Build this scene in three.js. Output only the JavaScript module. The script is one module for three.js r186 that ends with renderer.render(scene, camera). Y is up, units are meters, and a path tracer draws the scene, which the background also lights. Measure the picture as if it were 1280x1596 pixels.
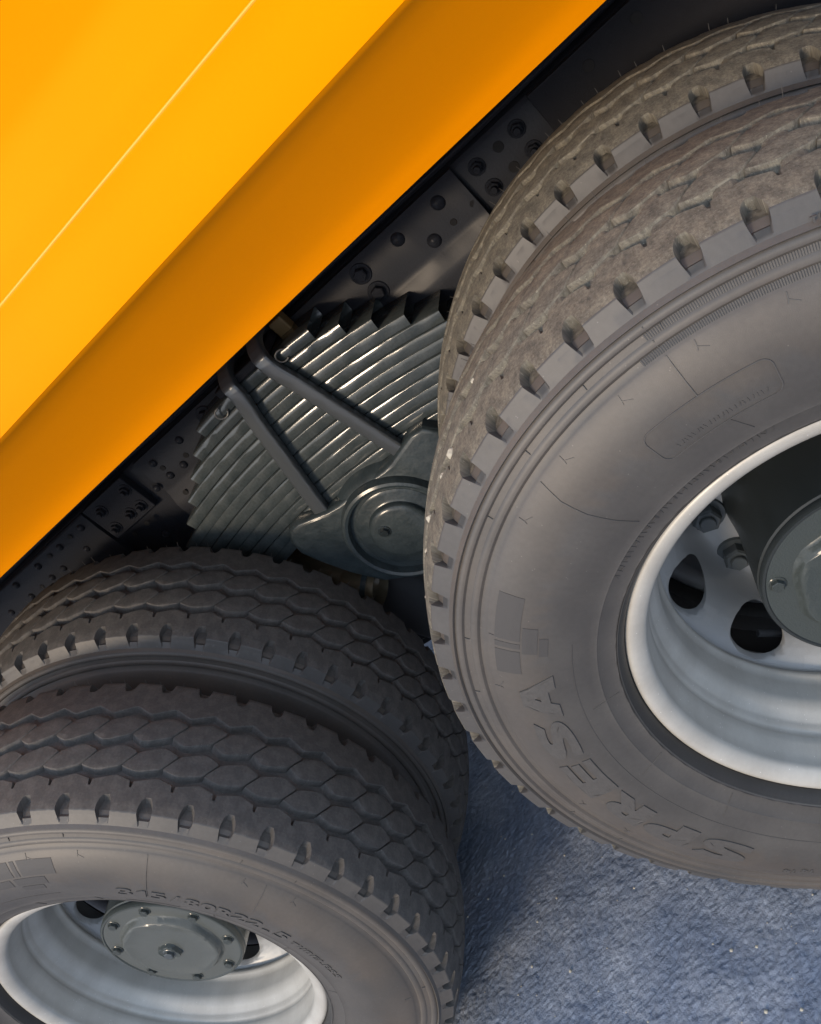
import * as THREE from 'three';
import { ImprovedNoise } from 'three/addons/math/ImprovedNoise.js';
import { mergeGeometries, mergeVertices, toCreasedNormals } from 'three/addons/utils/BufferGeometryUtils.js';
import { TessellateModifier } from 'three/addons/modifiers/TessellateModifier.js';
import { FontLoader } from 'three/addons/loaders/FontLoader.js';
import { RoundedBoxGeometry } from 'three/addons/geometries/RoundedBoxGeometry.js';

// ------------------------------------------------------------------ camera, sky, sun, exposure
const scene = new THREE.Scene();
const camera = new THREE.PerspectiveCamera(56.32, 821 / 1024, 0.01, 400);
camera.position.set(0.1623, 0.8712, 0.9285);
camera.quaternion.set(-0.281876, 0.150055, -0.344505, 0.882805);
scene.add(camera);

const SUN = new THREE.Vector3(-0.43, 0.33, 0.84).normalize();
const imp = new ImprovedNoise();
const N3 = (x, y, z) => imp.noise(x, y, z);
const sst = THREE.MathUtils.smoothstep;
function fbm(x, y, z, o = 4) { let s = 0, a = 0.5, f = 1; for (let i = 0; i < o; i++) { s += a * N3(x * f, y * f, z * f + i * 7.3); a *= 0.5; f *= 2.03; } return s; }
{
  const w = 512, h = 256, d = new Float32Array(w * h * 4);
  for (let j = 0; j < h; j++) for (let i = 0; i < w; i++) {
    const el = ((j + 0.5) / h - 0.5) * Math.PI, az = ((i + 0.5) / w - 0.5) * 2 * Math.PI;
    const dx = Math.cos(el) * Math.cos(az), dy = Math.sin(el), dz = Math.cos(el) * Math.sin(az);
    const t = Math.max(0, dy);
    const q = Math.pow(t, 0.55);
    let r = 1.12 - 0.60 * q, g = 1.23 - 0.46 * q, b = 1.38 - 0.20 * q;
    const cl = sst(fbm(dx * 2.2 + 3, dy * 3.4, dz * 2.2, 5), -0.05, 0.32);
    r += (0.95 - r) * cl * 0.6; g += (0.97 - g) * cl * 0.6; b += (1.0 - b) * cl * 0.6;
    const s = Math.max(0, dx * SUN.x + dy * SUN.y + dz * SUN.z), glow = 0.8 * Math.pow(s, 8);
    r += glow; g += glow * 0.94; b += glow * 0.82;
    if (dy < 0) { const k = Math.min(1, -dy * 12); r += (0.26 - r) * k; g += (0.27 - g) * k; b += (0.29 - b) * k; }
    d.set([r, g, b, 1], (j * w + i) * 4);
  }
  const tx = new THREE.DataTexture(d, w, h, THREE.RGBAFormat, THREE.FloatType);
  tx.mapping = THREE.EquirectangularReflectionMapping; tx.magFilter = tx.minFilter = THREE.LinearFilter; tx.needsUpdate = true;
  scene.background = tx; scene.environment = tx;
}
scene.environmentIntensity = 1; scene.backgroundIntensity = 1;
const sun = new THREE.DirectionalLight(0xffe6c8, 2.45);
sun.position.copy(SUN).multiplyScalar(12); sun.target.position.set(-0.6, 0.2, -0.3);
sun.castShadow = true; sun.shadow.radius = 22; sun.shadow.mapSize.set(2048, 2048);
Object.assign(sun.shadow.camera, { left: -4, right: 4, top: 4, bottom: -4, near: 1, far: 30 });
scene.add(sun, sun.target);
const renderer = new THREE.WebGLRenderer({ antialias: true });
renderer.toneMapping = THREE.LinearToneMapping;
renderer.toneMappingExposure = 1.1;
renderer.shadowMap.enabled = true;

// ------------------------------------------------------------------ helpers
let seed = 20240611;
const rnd = () => { seed |= 0; seed = seed + 0x6D2B79F5 | 0; let t = Math.imul(seed ^ seed >>> 15, 1 | seed); t = t + Math.imul(t ^ t >>> 7, 61 | t) ^ t; return ((t ^ t >>> 14) >>> 0) / 4294967296; };
const PI = Math.PI, DEG = PI / 180, lerp = (a, b, t) => a + (b - a) * t, clamp = (x, a, b) => Math.min(b, Math.max(a, x));
const counts = {};
function named(n, parent) { const key = parent.uuid + n; const k = counts[key] = (counts[key] || 0) + 1; return k === 1 ? n : n + '_' + String(k - 1).padStart(3, '0'); }
function part(name, geo, mat, parent) {
  const m = new THREE.Mesh(geo, mat); m.name = named(name, parent); m.castShadow = m.receiveShadow = true; parent.add(m); return m;
}
function group(name, parent) { const g = new THREE.Group(); g.name = named(name, parent); parent.add(g); return g; }
function clean(g) { const o = g.index ? g.toNonIndexed() : g; for (const k of Object.keys(o.attributes)) if (!['position', 'normal', 'uv'].includes(k)) o.deleteAttribute(k); if (!o.attributes.normal) o.computeVertexNormals(); if (!o.attributes.uv) o.setAttribute('uv', new THREE.BufferAttribute(new Float32Array(o.attributes.position.count * 2), 2)); return o; }
const merge = a => mergeGeometries(a.map(clean), false);
function gridGeo(rows, close, crease = 0.7, uvf) {           // rows: array of arrays of [x,y,z,(u,v)], quads between them
  const pos = [], uv = [], col = [], idx = [], n = rows[0].length;
  rows.forEach((r, j) => r.forEach((p, i) => { pos.push(p[0], p[1], p[2]); if (p.length > 3) uv.push(p[3], p[4]); else uv.push(i / n, j / rows.length); if (p.length > 5) col.push(p[5], p[5], p[5]); }));
  for (let j = 0; j + 1 < rows.length; j++) for (let i = 0; i < (close ? n : n - 1); i++) {
    const a = j * n + i, b = j * n + (i + 1) % n, c = a + n, d = b + n; idx.push(a, b, c, b, d, c);
  }
  const g = new THREE.BufferGeometry();
  g.setAttribute('position', new THREE.Float32BufferAttribute(pos, 3)); g.setAttribute('uv', new THREE.Float32BufferAttribute(uv, 2)); if (col.length) g.setAttribute('color', new THREE.Float32BufferAttribute(col, 3)); g.setIndex(idx);
  if (crease === null) { g.computeVertexNormals(); return g.toNonIndexed(); }
  return toCreasedNormals(g, crease);
}
function lathe(pts, seg = 96, crease = 0.55, a0 = 0, a1 = 2 * PI) {      // pts [r, z], turned about the z axis, uv in metres
  const full = Math.abs(a1 - a0 - 2 * PI) < 1e-6, rows = []; let v = 0;
  pts.forEach((p, j) => { if (j) v += Math.hypot(p[0] - pts[j - 1][0], p[1] - pts[j - 1][1]); const r = []; for (let i = 0; i <= seg; i++) { const t = a0 + (a1 - a0) * i / seg; r.push([p[0] * Math.cos(t), p[0] * Math.sin(t), p[1], (t - a0) * 0.45, v]); } rows.push(r); });
  const pos = [], uv = [], nor = [], idx = [], n = seg + 1;
  // analytic creased normals: split the profile where it turns sharply
  const segN = pts.slice(1).map((p, j) => { const dr = p[0] - pts[j][0], dz = p[1] - pts[j][1], l = Math.hypot(dr, dz) || 1; return [-dz / l, dr / l]; });
  for (let j = 0; j + 1 < pts.length; j++) {
    const nn = k => { const o = segN[j], q = segN[k]; if (!q) return o; const dot = o[0] * q[0] + o[1] * q[1]; if (dot < Math.cos(crease)) return o; const s = [o[0] + q[0], o[1] + q[1]], l = Math.hypot(...s); return [s[0] / l, s[1] / l]; };
    const n0 = nn(j - 1), n1 = nn(j + 1), base = pos.length / 3;
    for (const [row, nr] of [[rows[j], n0], [rows[j + 1], n1]]) for (let i = 0; i <= seg; i++) { const t = a0 + (a1 - a0) * i / seg, p = row[i]; pos.push(p[0], p[1], p[2]); uv.push(p[3], p[4]); nor.push(-nr[0] * Math.cos(t), -nr[0] * Math.sin(t), -nr[1]); }
    for (let i = 0; i < seg; i++) { const a = base + i, b = a + 1, c = a + n, d = b + n; idx.push(a, b, c, b, d, c); }
  }
  const g = new THREE.BufferGeometry();
  g.setAttribute('position', new THREE.Float32BufferAttribute(pos, 3)); g.setAttribute('normal', new THREE.Float32BufferAttribute(nor, 3)); g.setAttribute('uv', new THREE.Float32BufferAttribute(uv, 2)); g.setIndex(idx);
  return g;
}
const planarUV = g => { const p = g.attributes.position, u = g.attributes.uv; for (let i = 0; i < p.count; i++) u.setXY(i, p.getX(i) + p.getZ(i) * 0.6, p.getY(i) + p.getZ(i) * 0.8); return g; };
function box(x0, x1, y0, y1, z0, z1, r = 0.003) { const g = new RoundedBoxGeometry(x1 - x0, y1 - y0, z1 - z0, 2, Math.min(r, (x1 - x0) / 2.1, (y1 - y0) / 2.1, (z1 - z0) / 2.1)); g.translate((x0 + x1) / 2, (y0 + y1) / 2, (z0 + z1) / 2); return g; }
function sweep(path, sec, ref, cap = true, crease = 0.7, wob = 0) {   // path Vector3[], sec [[n,b]...] closed loop
  const rows = [];
  let u = 0;
  path.forEach((p, i) => {
    const T = new THREE.Vector3().subVectors(path[Math.min(i + 1, path.length - 1)], path[Math.max(i - 1, 0)]).normalize();
    const Nn = ref.clone().addScaledVector(T, -ref.dot(T)).normalize(), B = new THREE.Vector3().crossVectors(T, Nn);
    if (i) u += p.distanceTo(path[i - 1]);
    let v = 0;
    rows.push(sec.map((s, k) => { if (k) v += Math.hypot(s[0] - sec[k - 1][0], s[1] - sec[k - 1][1]); const w = wob ? 1 + wob * fbm(p.x * 14 + s[0] * 40, p.y * 14, p.z * 14 + s[1] * 40, 2) : 1; return [p.x + Nn.x * s[0] * w + B.x * s[1] * w, p.y + Nn.y * s[0] * w + B.y * s[1] * w, p.z + Nn.z * s[0] * w + B.z * s[1] * w, u, v]; }));
  });
  if (cap) for (const [at, f] of [[0, 'unshift'], [rows.length - 1, 'push']]) { const r = rows[at], c = [0, 0, 0, 0, 0]; r.forEach(q => q.forEach((x, k) => c[k] += x / r.length)); rows[f](r.map(q => q.map((x, k) => lerp(x, c[k], 0.12)))); rows[f](r.map(() => c.slice())); }
  return gridGeo(rows, true, crease);
}
function rrect(w, h, r, n = 3) { const o = []; for (const [sx, sy, a] of [[1, 1, 0], [-1, 1, 90], [-1, -1, 180], [1, -1, 270]]) for (let k = 0; k <= n; k++) { const t = (a + 90 * k / n) * DEG; o.push([sx * (w / 2 - r) + r * Math.cos(t), sy * (h / 2 - r) + r * Math.sin(t)]); } return o; }
const circ = (r, n = 16) => Array.from({ length: n }, (_, k) => [r * Math.cos(k / n * 2 * PI), r * Math.sin(k / n * 2 * PI)]);
function hexBolt(r, h, washer = 1.5, stud = 0) {                        // axis +z, base at z = 0
  const gs = [];
  if (washer) gs.push(lathe([[0.0005, h * 0.22], [r * washer - 0.001, h * 0.22], [r * washer, h * 0.14], [r * washer, 0]], 24));
  const rows = [], prof = [[1, 0.2], [1, 0.86], [0.86, 1], [0.02, 1]];
  for (const [k, zz] of prof) { const row = []; for (let i = 0; i < 12; i++) { const t = i / 12 * 2 * PI, rr = (i % 2 ? Math.cos(PI / 6) : 1) * r * k; row.push([rr * Math.cos(t), rr * Math.sin(t), h * zz]); } rows.push(row); }
  gs.push(gridGeo(rows, true, 0.35));
  if (stud) gs.push(lathe([[0.0003, h + stud], [r * 0.5, h + stud], [r * 0.56, h + stud * 0.75], [r * 0.56, h]], 16));
  return merge(gs);
}
const rivetGeo = (r, h) => lathe([[0.0003, h], [r * 0.45, h * 0.9], [r * 0.8, h * 0.6], [r, h * 0.1], [r * 1.02, 0]], 20, 1.0);

// ------------------------------------------------------------------ materials
function tex(n, f, srgb = true) { const d = new Uint8Array(n * n * 4); for (let j = 0; j < n; j++) for (let i = 0; i < n; i++) { const c = f(i / n, j / n); d.set([clamp(c[0], 0, 1) * 255, clamp(c[1], 0, 1) * 255, clamp(c[2], 0, 1) * 255, 255], (j * n + i) * 4); } const t = new THREE.DataTexture(d, n, n); t.wrapS = t.wrapT = THREE.RepeatWrapping; t.magFilter = THREE.LinearFilter; t.minFilter = THREE.LinearMipmapLinearFilter; t.generateMipmaps = true; if (srgb) t.colorSpace = THREE.SRGBColorSpace; t.needsUpdate = true; return t; }
// tiling gradient noise: f cells per tile
const perm = Array.from({ length: 512 }, () => Math.floor(rnd() * 256));
function pn(u, v, f, z) { const x = u * f, y = v * f, xi = Math.floor(x), yi = Math.floor(y), fx = x - xi, fy = y - yi; const g = (i, j, dx, dy) => { const h = perm[(perm[((i % f) + f) % f & 255] + (((j % f) + f) % f) * 7 + z * 31) & 511] / 256 * 2 * PI; return Math.cos(h) * dx + Math.sin(h) * dy; }; const q = t => t * t * t * (t * (t * 6 - 15) + 10), a = q(fx), b = q(fy); return 1.4 * lerp(lerp(g(xi, yi, fx, fy), g(xi + 1, yi, fx - 1, fy), a), lerp(g(xi, yi + 1, fx, fy - 1), g(xi + 1, yi + 1, fx - 1, fy - 1), a), b); }
const tn = (u, v, f, z, o = 4) => { let s = 0, a = 0.5; for (let i = 0; i < o; i++) { s += a * pn(u, v, f, z + i); a *= 0.5; f *= 2; } return s; };
const sr = x => x <= 0.0031308 ? 12.92 * x : 1.055 * Math.pow(x, 1 / 2.4) - 0.055;   // linear to stored
const col3 = (c, k) => [sr(Math.max(0, c[0] * k)), sr(Math.max(0, c[1] * k)), sr(Math.max(0, c[2] * k))];
const mixc = (a, b, t) => [lerp(a[0], b[0], t), lerp(a[1], b[1], t), lerp(a[2], b[2], t)];
const grain = tex(512, (u, v) => { const g = 0.5 + 0.5 * tn(u, v, 64, 1, 3) + (rnd() - 0.5) * 0.35; return [g, g, g]; }, false);
function rubberTex(a, b, spots, fr, th0, th1, g = 0.28, sp = 0.12) { return tex(512, (u, v) => { const m = sst(tn(u, v, fr, 4, 5), th0, th1), s = 1 + g * tn(u, v, 64, 9, 3) + (rnd() - 0.5) * sp; let c = col3(mixc(a, b, m), s); if (rnd() < spots) c = col3(b, 2.2); return c; }); }
const rep = (t, m) => { const c = t.clone(); c.repeat.set(1 / m, 1 / m); c.needsUpdate = true; return c; };
const M = {};
M.sideDusty = new THREE.MeshStandardMaterial({ map: rep(rubberTex([0.068, 0.065, 0.062], [0.084, 0.080, 0.075], 0.0004, 5, -0.6, 0.6, 0.12, 0.06), 0.45), bumpMap: rep(grain, 0.06), bumpScale: 0.00012, roughness: 0.5 });
M.treadDusty = new THREE.MeshStandardMaterial({ map: rep(rubberTex([0.130, 0.120, 0.100], [0.250, 0.228, 0.178], 0.006, 14, -0.6, 0.5, 0.6, 0.4), 0.22), bumpMap: rep(grain, 0.035), bumpScale: 0.0012, roughness: 0.95 });
M.shoulderDusty = M.treadDusty;
M.floorDusty = new THREE.MeshStandardMaterial({ map: rep(rubberTex([0.10, 0.09, 0.072], [0.22, 0.195, 0.15], 0.004, 26, -0.4, 0.4), 0.25), bumpMap: rep(grain, 0.03), bumpScale: 0.002, roughness: 0.97 });
M.sideClean = new THREE.MeshStandardMaterial({ map: rep(rubberTex([0.072, 0.069, 0.065], [0.088, 0.083, 0.077], 0.0004, 5, -0.6, 0.6, 0.12, 0.06), 0.45), bumpMap: rep(grain, 0.06), bumpScale: 0.00012, roughness: 0.5 });
M.treadClean = new THREE.MeshStandardMaterial({ map: rep(rubberTex([0.092, 0.087, 0.081], [0.120, 0.112, 0.103], 0.002, 14, -0.25, 0.35), 0.25), bumpMap: rep(grain, 0.035), bumpScale: 0.0007, roughness: 0.88 });
M.floorClean = new THREE.MeshStandardMaterial({ map: rep(rubberTex([0.085, 0.081, 0.076], [0.112, 0.104, 0.096], 0.002, 14, -0.25, 0.35), 0.25), bumpMap: rep(grain, 0.035), bumpScale: 0.0006, roughness: 0.9 });
M.plateRubber = new THREE.MeshStandardMaterial({ color: new THREE.Color(0.055, 0.053, 0.052), roughness: 0.62, bumpMap: rep(grain, 0.05), bumpScale: 0.0002 });
const lumps = tex(256, (u, v) => { const g = 0.5 + 0.6 * tn(u, v, 9, 3, 4); return [g, g, g]; }, false);
const dirtyRough = tex(256, (u, v) => { const g = 0.55 + 0.45 * tn(u, v, 12, 3, 4); return [g, g, g]; }, false);
M.silver = new THREE.MeshPhysicalMaterial({ map: rep(rubberTex([0.43, 0.42, 0.385], [0.485, 0.478, 0.442], 0.0006, 6, -0.4, 0.4, 0.05, 0.03), 0.5), roughness: 0.45, metalness: 0.1, clearcoat: 0.35, clearcoatRoughness: 0.25, bumpMap: rep(grain, 0.2), bumpScale: 0.00012 });
M.silverDisc = new THREE.MeshPhysicalMaterial({ color: new THREE.Color(0.36, 0.37, 0.37), roughness: 0.45, metalness: 0.2, clearcoat: 0.3, clearcoatRoughness: 0.3, bumpMap: rep(grain, 0.15), bumpScale: 0.0002 });
M.hub = new THREE.MeshPhysicalMaterial({ color: new THREE.Color(0.020, 0.025, 0.026), roughness: 0.5, specularIntensity: 0.6, clearcoat: 0.4, clearcoatRoughness: 0.22, bumpMap: rep(grain, 0.12), bumpScale: 0.0005 });
M.hubCap = new THREE.MeshPhysicalMaterial({ color: new THREE.Color(0.046, 0.056, 0.054), roughness: 0.5, specularIntensity: 0.6, clearcoat: 0.5, clearcoatRoughness: 0.18, bumpMap: rep(grain, 0.16), bumpScale: 0.0006 });
M.hubPale = M.hubCap.clone(); M.hubPale.color.setRGB(0.080, 0.090, 0.086);
M.bolt = new THREE.MeshPhysicalMaterial({ color: new THREE.Color(0.055, 0.065, 0.068), roughness: 0.4, clearcoat: 0.6, clearcoatRoughness: 0.2 });
M.frame = new THREE.MeshPhysicalMaterial({ color: new THREE.Color(0.019, 0.021, 0.027), roughness: 0.6, specularIntensity: 0.25, clearcoat: 0.10, clearcoatRoughness: 0.25, bumpMap: rep(grain, 0.25), bumpScale: 0.0005 });
M.frameDark = new THREE.MeshPhysicalMaterial({ color: new THREE.Color(0.017, 0.0175, 0.021), roughness: 0.6, specularIntensity: 0.25, clearcoat: 0.12, clearcoatRoughness: 0.3, bumpMap: rep(grain, 0.2), bumpScale: 0.0006 });
M.spring = new THREE.MeshPhysicalMaterial({ map: rep(rubberTex([0.036, 0.046, 0.048], [0.054, 0.064, 0.065], 0.001, 9, -0.4, 0.4, 0.3, 0.1), 0.3), roughness: 0.6, specularIntensity: 0.25, clearcoat: 1, clearcoatRoughness: 0.13, bumpMap: rep(grain, 0.14), bumpScale: 0.00012 });
M.saddle = new THREE.MeshPhysicalMaterial({ map: rep(rubberTex([0.022, 0.032, 0.036], [0.034, 0.046, 0.050], 0.001, 9, -0.4, 0.4, 0.3, 0.1), 0.3), roughness: 0.55, specularIntensity: 0.5, clearcoat: 0.5, clearcoatRoughness: 0.16, bumpMap: rep(lumps, 0.2), bumpScale: 0.0025 });
M.ubolt = new THREE.MeshPhysicalMaterial({ color: new THREE.Color(0.052, 0.059, 0.064), roughness: 0.34, clearcoat: 0.8, clearcoatRoughness: 0.15 });
M.oily = new THREE.MeshPhysicalMaterial({ color: new THREE.Color(0.13, 0.105, 0.065), roughness: 0.35, metalness: 0.5, clearcoat: 0.6, clearcoatRoughness: 0.2, bumpMap: rep(grain, 0.1), bumpScale: 0.001 });
M.cast = new THREE.MeshStandardMaterial({ color: new THREE.Color(0.085, 0.088, 0.095), roughness: 0.8, bumpMap: rep(grain, 0.06), bumpScale: 0.002 });
M.dark = new THREE.MeshStandardMaterial({ color: new THREE.Color(0.007, 0.007, 0.008), roughness: 0.85 });
M.brass = new THREE.MeshStandardMaterial({ color: new THREE.Color(0.16, 0.11, 0.045), roughness: 0.55, metalness: 0.2 });
M.wire = new THREE.MeshStandardMaterial({ color: new THREE.Color(0.20, 0.19, 0.17), roughness: 0.4, metalness: 0.5 });
const yellowMap = tex(512, (u, v) => { const s = 1 + 0.05 * tn(u, v, 5, 2, 4) + (rnd() - 0.5) * 0.012; return col3([0.93, 0.292, 0.0], s); });
M.yellow = new THREE.MeshPhysicalMaterial({ map: rep(yellowMap, 1.3), roughness: 0.5, specularIntensity: 0.5, specularColor: new THREE.Color(1, 0.45, 0.02) });
M.bead = new THREE.MeshPhysicalMaterial({ color: new THREE.Color(0.92, 0.44, 0.02), roughness: 0.4, clearcoat: 0.6, clearcoatRoughness: 0.2 });  // body yellow lightened, edge highlight put into the colour
M.stone = new THREE.MeshStandardMaterial({ color: new THREE.Color(0.46, 0.43, 0.35), roughness: 0.9 });

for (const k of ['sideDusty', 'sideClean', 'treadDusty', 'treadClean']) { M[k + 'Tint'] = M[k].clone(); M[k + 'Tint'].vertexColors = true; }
for (const k in M) M[k].side = THREE.DoubleSide;

// ------------------------------------------------------------------ ground
const GY = -0.522;
{
  const gcol = tex(1024, (u, v) => { const a = tn(u, v, 9, 2, 5), b = tn(u, v, 70, 5, 4); const s = 1 + 0.45 * b + 0.25 * a + (rnd() - 0.5) * 0.22; return col3(mixc([0.165, 0.212, 0.300], [0.240, 0.274, 0.335], sst(a, -0.6, 0.6)), s); });
  const gb = tex(1024, (u, v) => { const g = 0.5 + 0.3 * tn(u, v, 128, 8, 3) + 0.7 * (rnd() - 0.5); return [g, g, g]; }, false);
  const mat = new THREE.MeshStandardMaterial({ map: rep(gcol, 0.9), bumpMap: rep(gb, 0.5), bumpScale: 0.0022, roughness: 0.82 });
  const axis = (lo, hi, step) => { const o = []; for (let x = lo; x <= hi + 1e-9; x += step) o.push(x); let s = step, x = hi; while (x < 180) { s *= 1.5; x += s; o.push(x); } s = step; x = lo; while (x > -180) { s *= 1.5; x -= s; o.unshift(x); } return o; };
  const xs = axis(-1.22, -0.30, 0.0023), zs = axis(-0.72, 0.30, 0.0023);
  const pos = [], uv = [], idx = [];
  for (const z of zs) for (const x of xs) {
    const near = 1 - 0.9 * sst(Math.max(Math.abs(x + 0.8) - 0.8, Math.abs(z + 0.2) - 0.9, 0), 0, 1.5);
    const wx = x + 0.03 * fbm(x * 5, 2, z * 5, 2), wz = z + 0.03 * fbm(x * 5, 8, z * 5, 2);
    const s = (wx * 0.55 + wz * 0.83), t = (wx * 0.83 - wz * 0.55);
    const h = 0.0022 * fbm(s * 105, 3.1, t * 60, 3) + 0.0030 * fbm(wx * 185, 7.7, wz * 185, 2) + 0.0030 * fbm(wx * 40, 1.7, wz * 40, 2) + 0.012 * fbm(x * 4, 5, z * 4, 2);
    pos.push(x, GY + h * near, z); uv.push(x, z);
  }
  const n = xs.length;
  for (let j = 0; j + 1 < zs.length; j++) for (let i = 0; i + 1 < n; i++) { const a = j * n + i; idx.push(a, a + n, a + 1, a + 1, a + n, a + n + 1); }
  const g = new THREE.BufferGeometry(); g.setAttribute('position', new THREE.Float32BufferAttribute(pos, 3)); g.setAttribute('uv', new THREE.Float32BufferAttribute(uv, 2)); g.setIndex(idx); g.computeVertexNormals();
  const m = part('ground', g, mat, scene);
  m.userData = { kind: 'structure', label: 'rough bluish grey trowelled concrete ground under the truck', category: 'ground' };
}

// loose grit lying on it
{
  const bits = [];
  for (let i = 0; i < 170; i++) {
    const x = -1.2 + rnd() * 0.95, z = -0.65 + rnd() * 0.95, sz = 0.0012 + 0.0022 * Math.pow(rnd(), 3), g = new THREE.IcosahedronGeometry(sz, 1), p = g.attributes.position;
    for (let k = 0; k < p.count; k++) { const f = 1 + 0.5 * fbm(p.getX(k) * 700 + i, p.getY(k) * 700, p.getZ(k) * 700, 2); p.setXYZ(k, p.getX(k) * f, p.getY(k) * f * 0.7, p.getZ(k) * f); }
    g.computeVertexNormals(); g.rotateY(rnd() * 6); g.translate(x, GY + 0.0008 + sz * 0.4, z); bits.push(g);
  }
  const m = part('grit', merge(bits), M.stone, scene);
  m.userData = { kind: 'stuff', label: 'loose pale grit scattered over the bluish concrete', category: 'grit' };
}

// ------------------------------------------------------------------ the truck
const truck = group('dump_truck', scene);
truck.userData = { label: 'yellow dump truck with black frame, leaf spring and twin rear wheels, standing on bluish concrete', category: 'truck' };

// body: a rolled yellow side sheet with a tucked-under lower edge
{
  const side = [[-0.33, 0.668], [-0.122, 0.6715], [-0.114, 0.673], [-0.110, 0.679], [-0.105, 0.687], [-0.090, 0.705], [-0.066, 0.728], [-0.036, 0.755], [-0.006, 0.780], [0.020, 0.8005], [0.038, 0.8105], [0.0465, 0.8142], [0.0487, 0.8165], [0.0487, 0.8195], [0.047, 0.845], [0.042, 0.875], [0.0385, 0.9005], [0.0370, 0.9025], [0.0335, 0.9030]];
  const upper = [[0.0335, 0.9030], [0.034, 0.925], [0.028, 0.950], [0.020, 0.975], [0.020, 1.0], [0.030, 1.06], [0.05, 1.15], [0.07, 1.3], [0.08, 1.5], [0.08, 1.95], [0.03, 1.95], [0.03, 1.3], [-0.04, 0.815], [-0.30, 0.735]];
  const prof = [...side, ...upper.slice(1)];
  const mir = prof.slice().reverse().map(([z, y]) => [-2.18 - z, y]);
  const loop = [...prof, ...mir], rows = [];
  const X0 = -3.4, X1 = 1.5, L = [0]; loop.forEach((p, k) => { if (k) L.push(L[k - 1] + Math.hypot(p[0] - loop[k - 1][0], p[1] - loop[k - 1][1])); });
  for (let i = 0; i <= 24; i++) { const x = lerp(X0, X1, i / 24); rows.push(loop.map((p, k) => [x, p[1] + 0.003 * (x + 0.6), p[0], x, L[k]])); }
  const body = part('dump_body', gridGeo(rows, true, 0.5), M.yellow, truck);
  part('floor_plate', box(X0, X1, 0.685, 0.695, -1.9, -0.30, 0.002), M.yellow, body);
  const fw = [];
  for (const x of [X0, X1]) fw.push(box(x - 0.01, x + 0.01, 0.70, 1.9, -2.2, 0.0, 0.004));
  part('end_wall', fw[0], M.yellow, body); part('end_wall', fw[1], M.yellow, body);
  part('edge_highlight_bead', sweep(Array.from({ length: 60 }, (_, i) => { const x = lerp(X0, X1, i / 59); return new THREE.Vector3(x, 0.9035 + 0.003 * (x + 0.6), 0.0360 + 0.0004 * Math.sin(i * 2.1)); }), circ(0.0018, 8), new THREE.Vector3(0, 0, 1)), M.bead, body);  // thin bead in paler yellow, stands for the highlight along the bend
}

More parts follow.
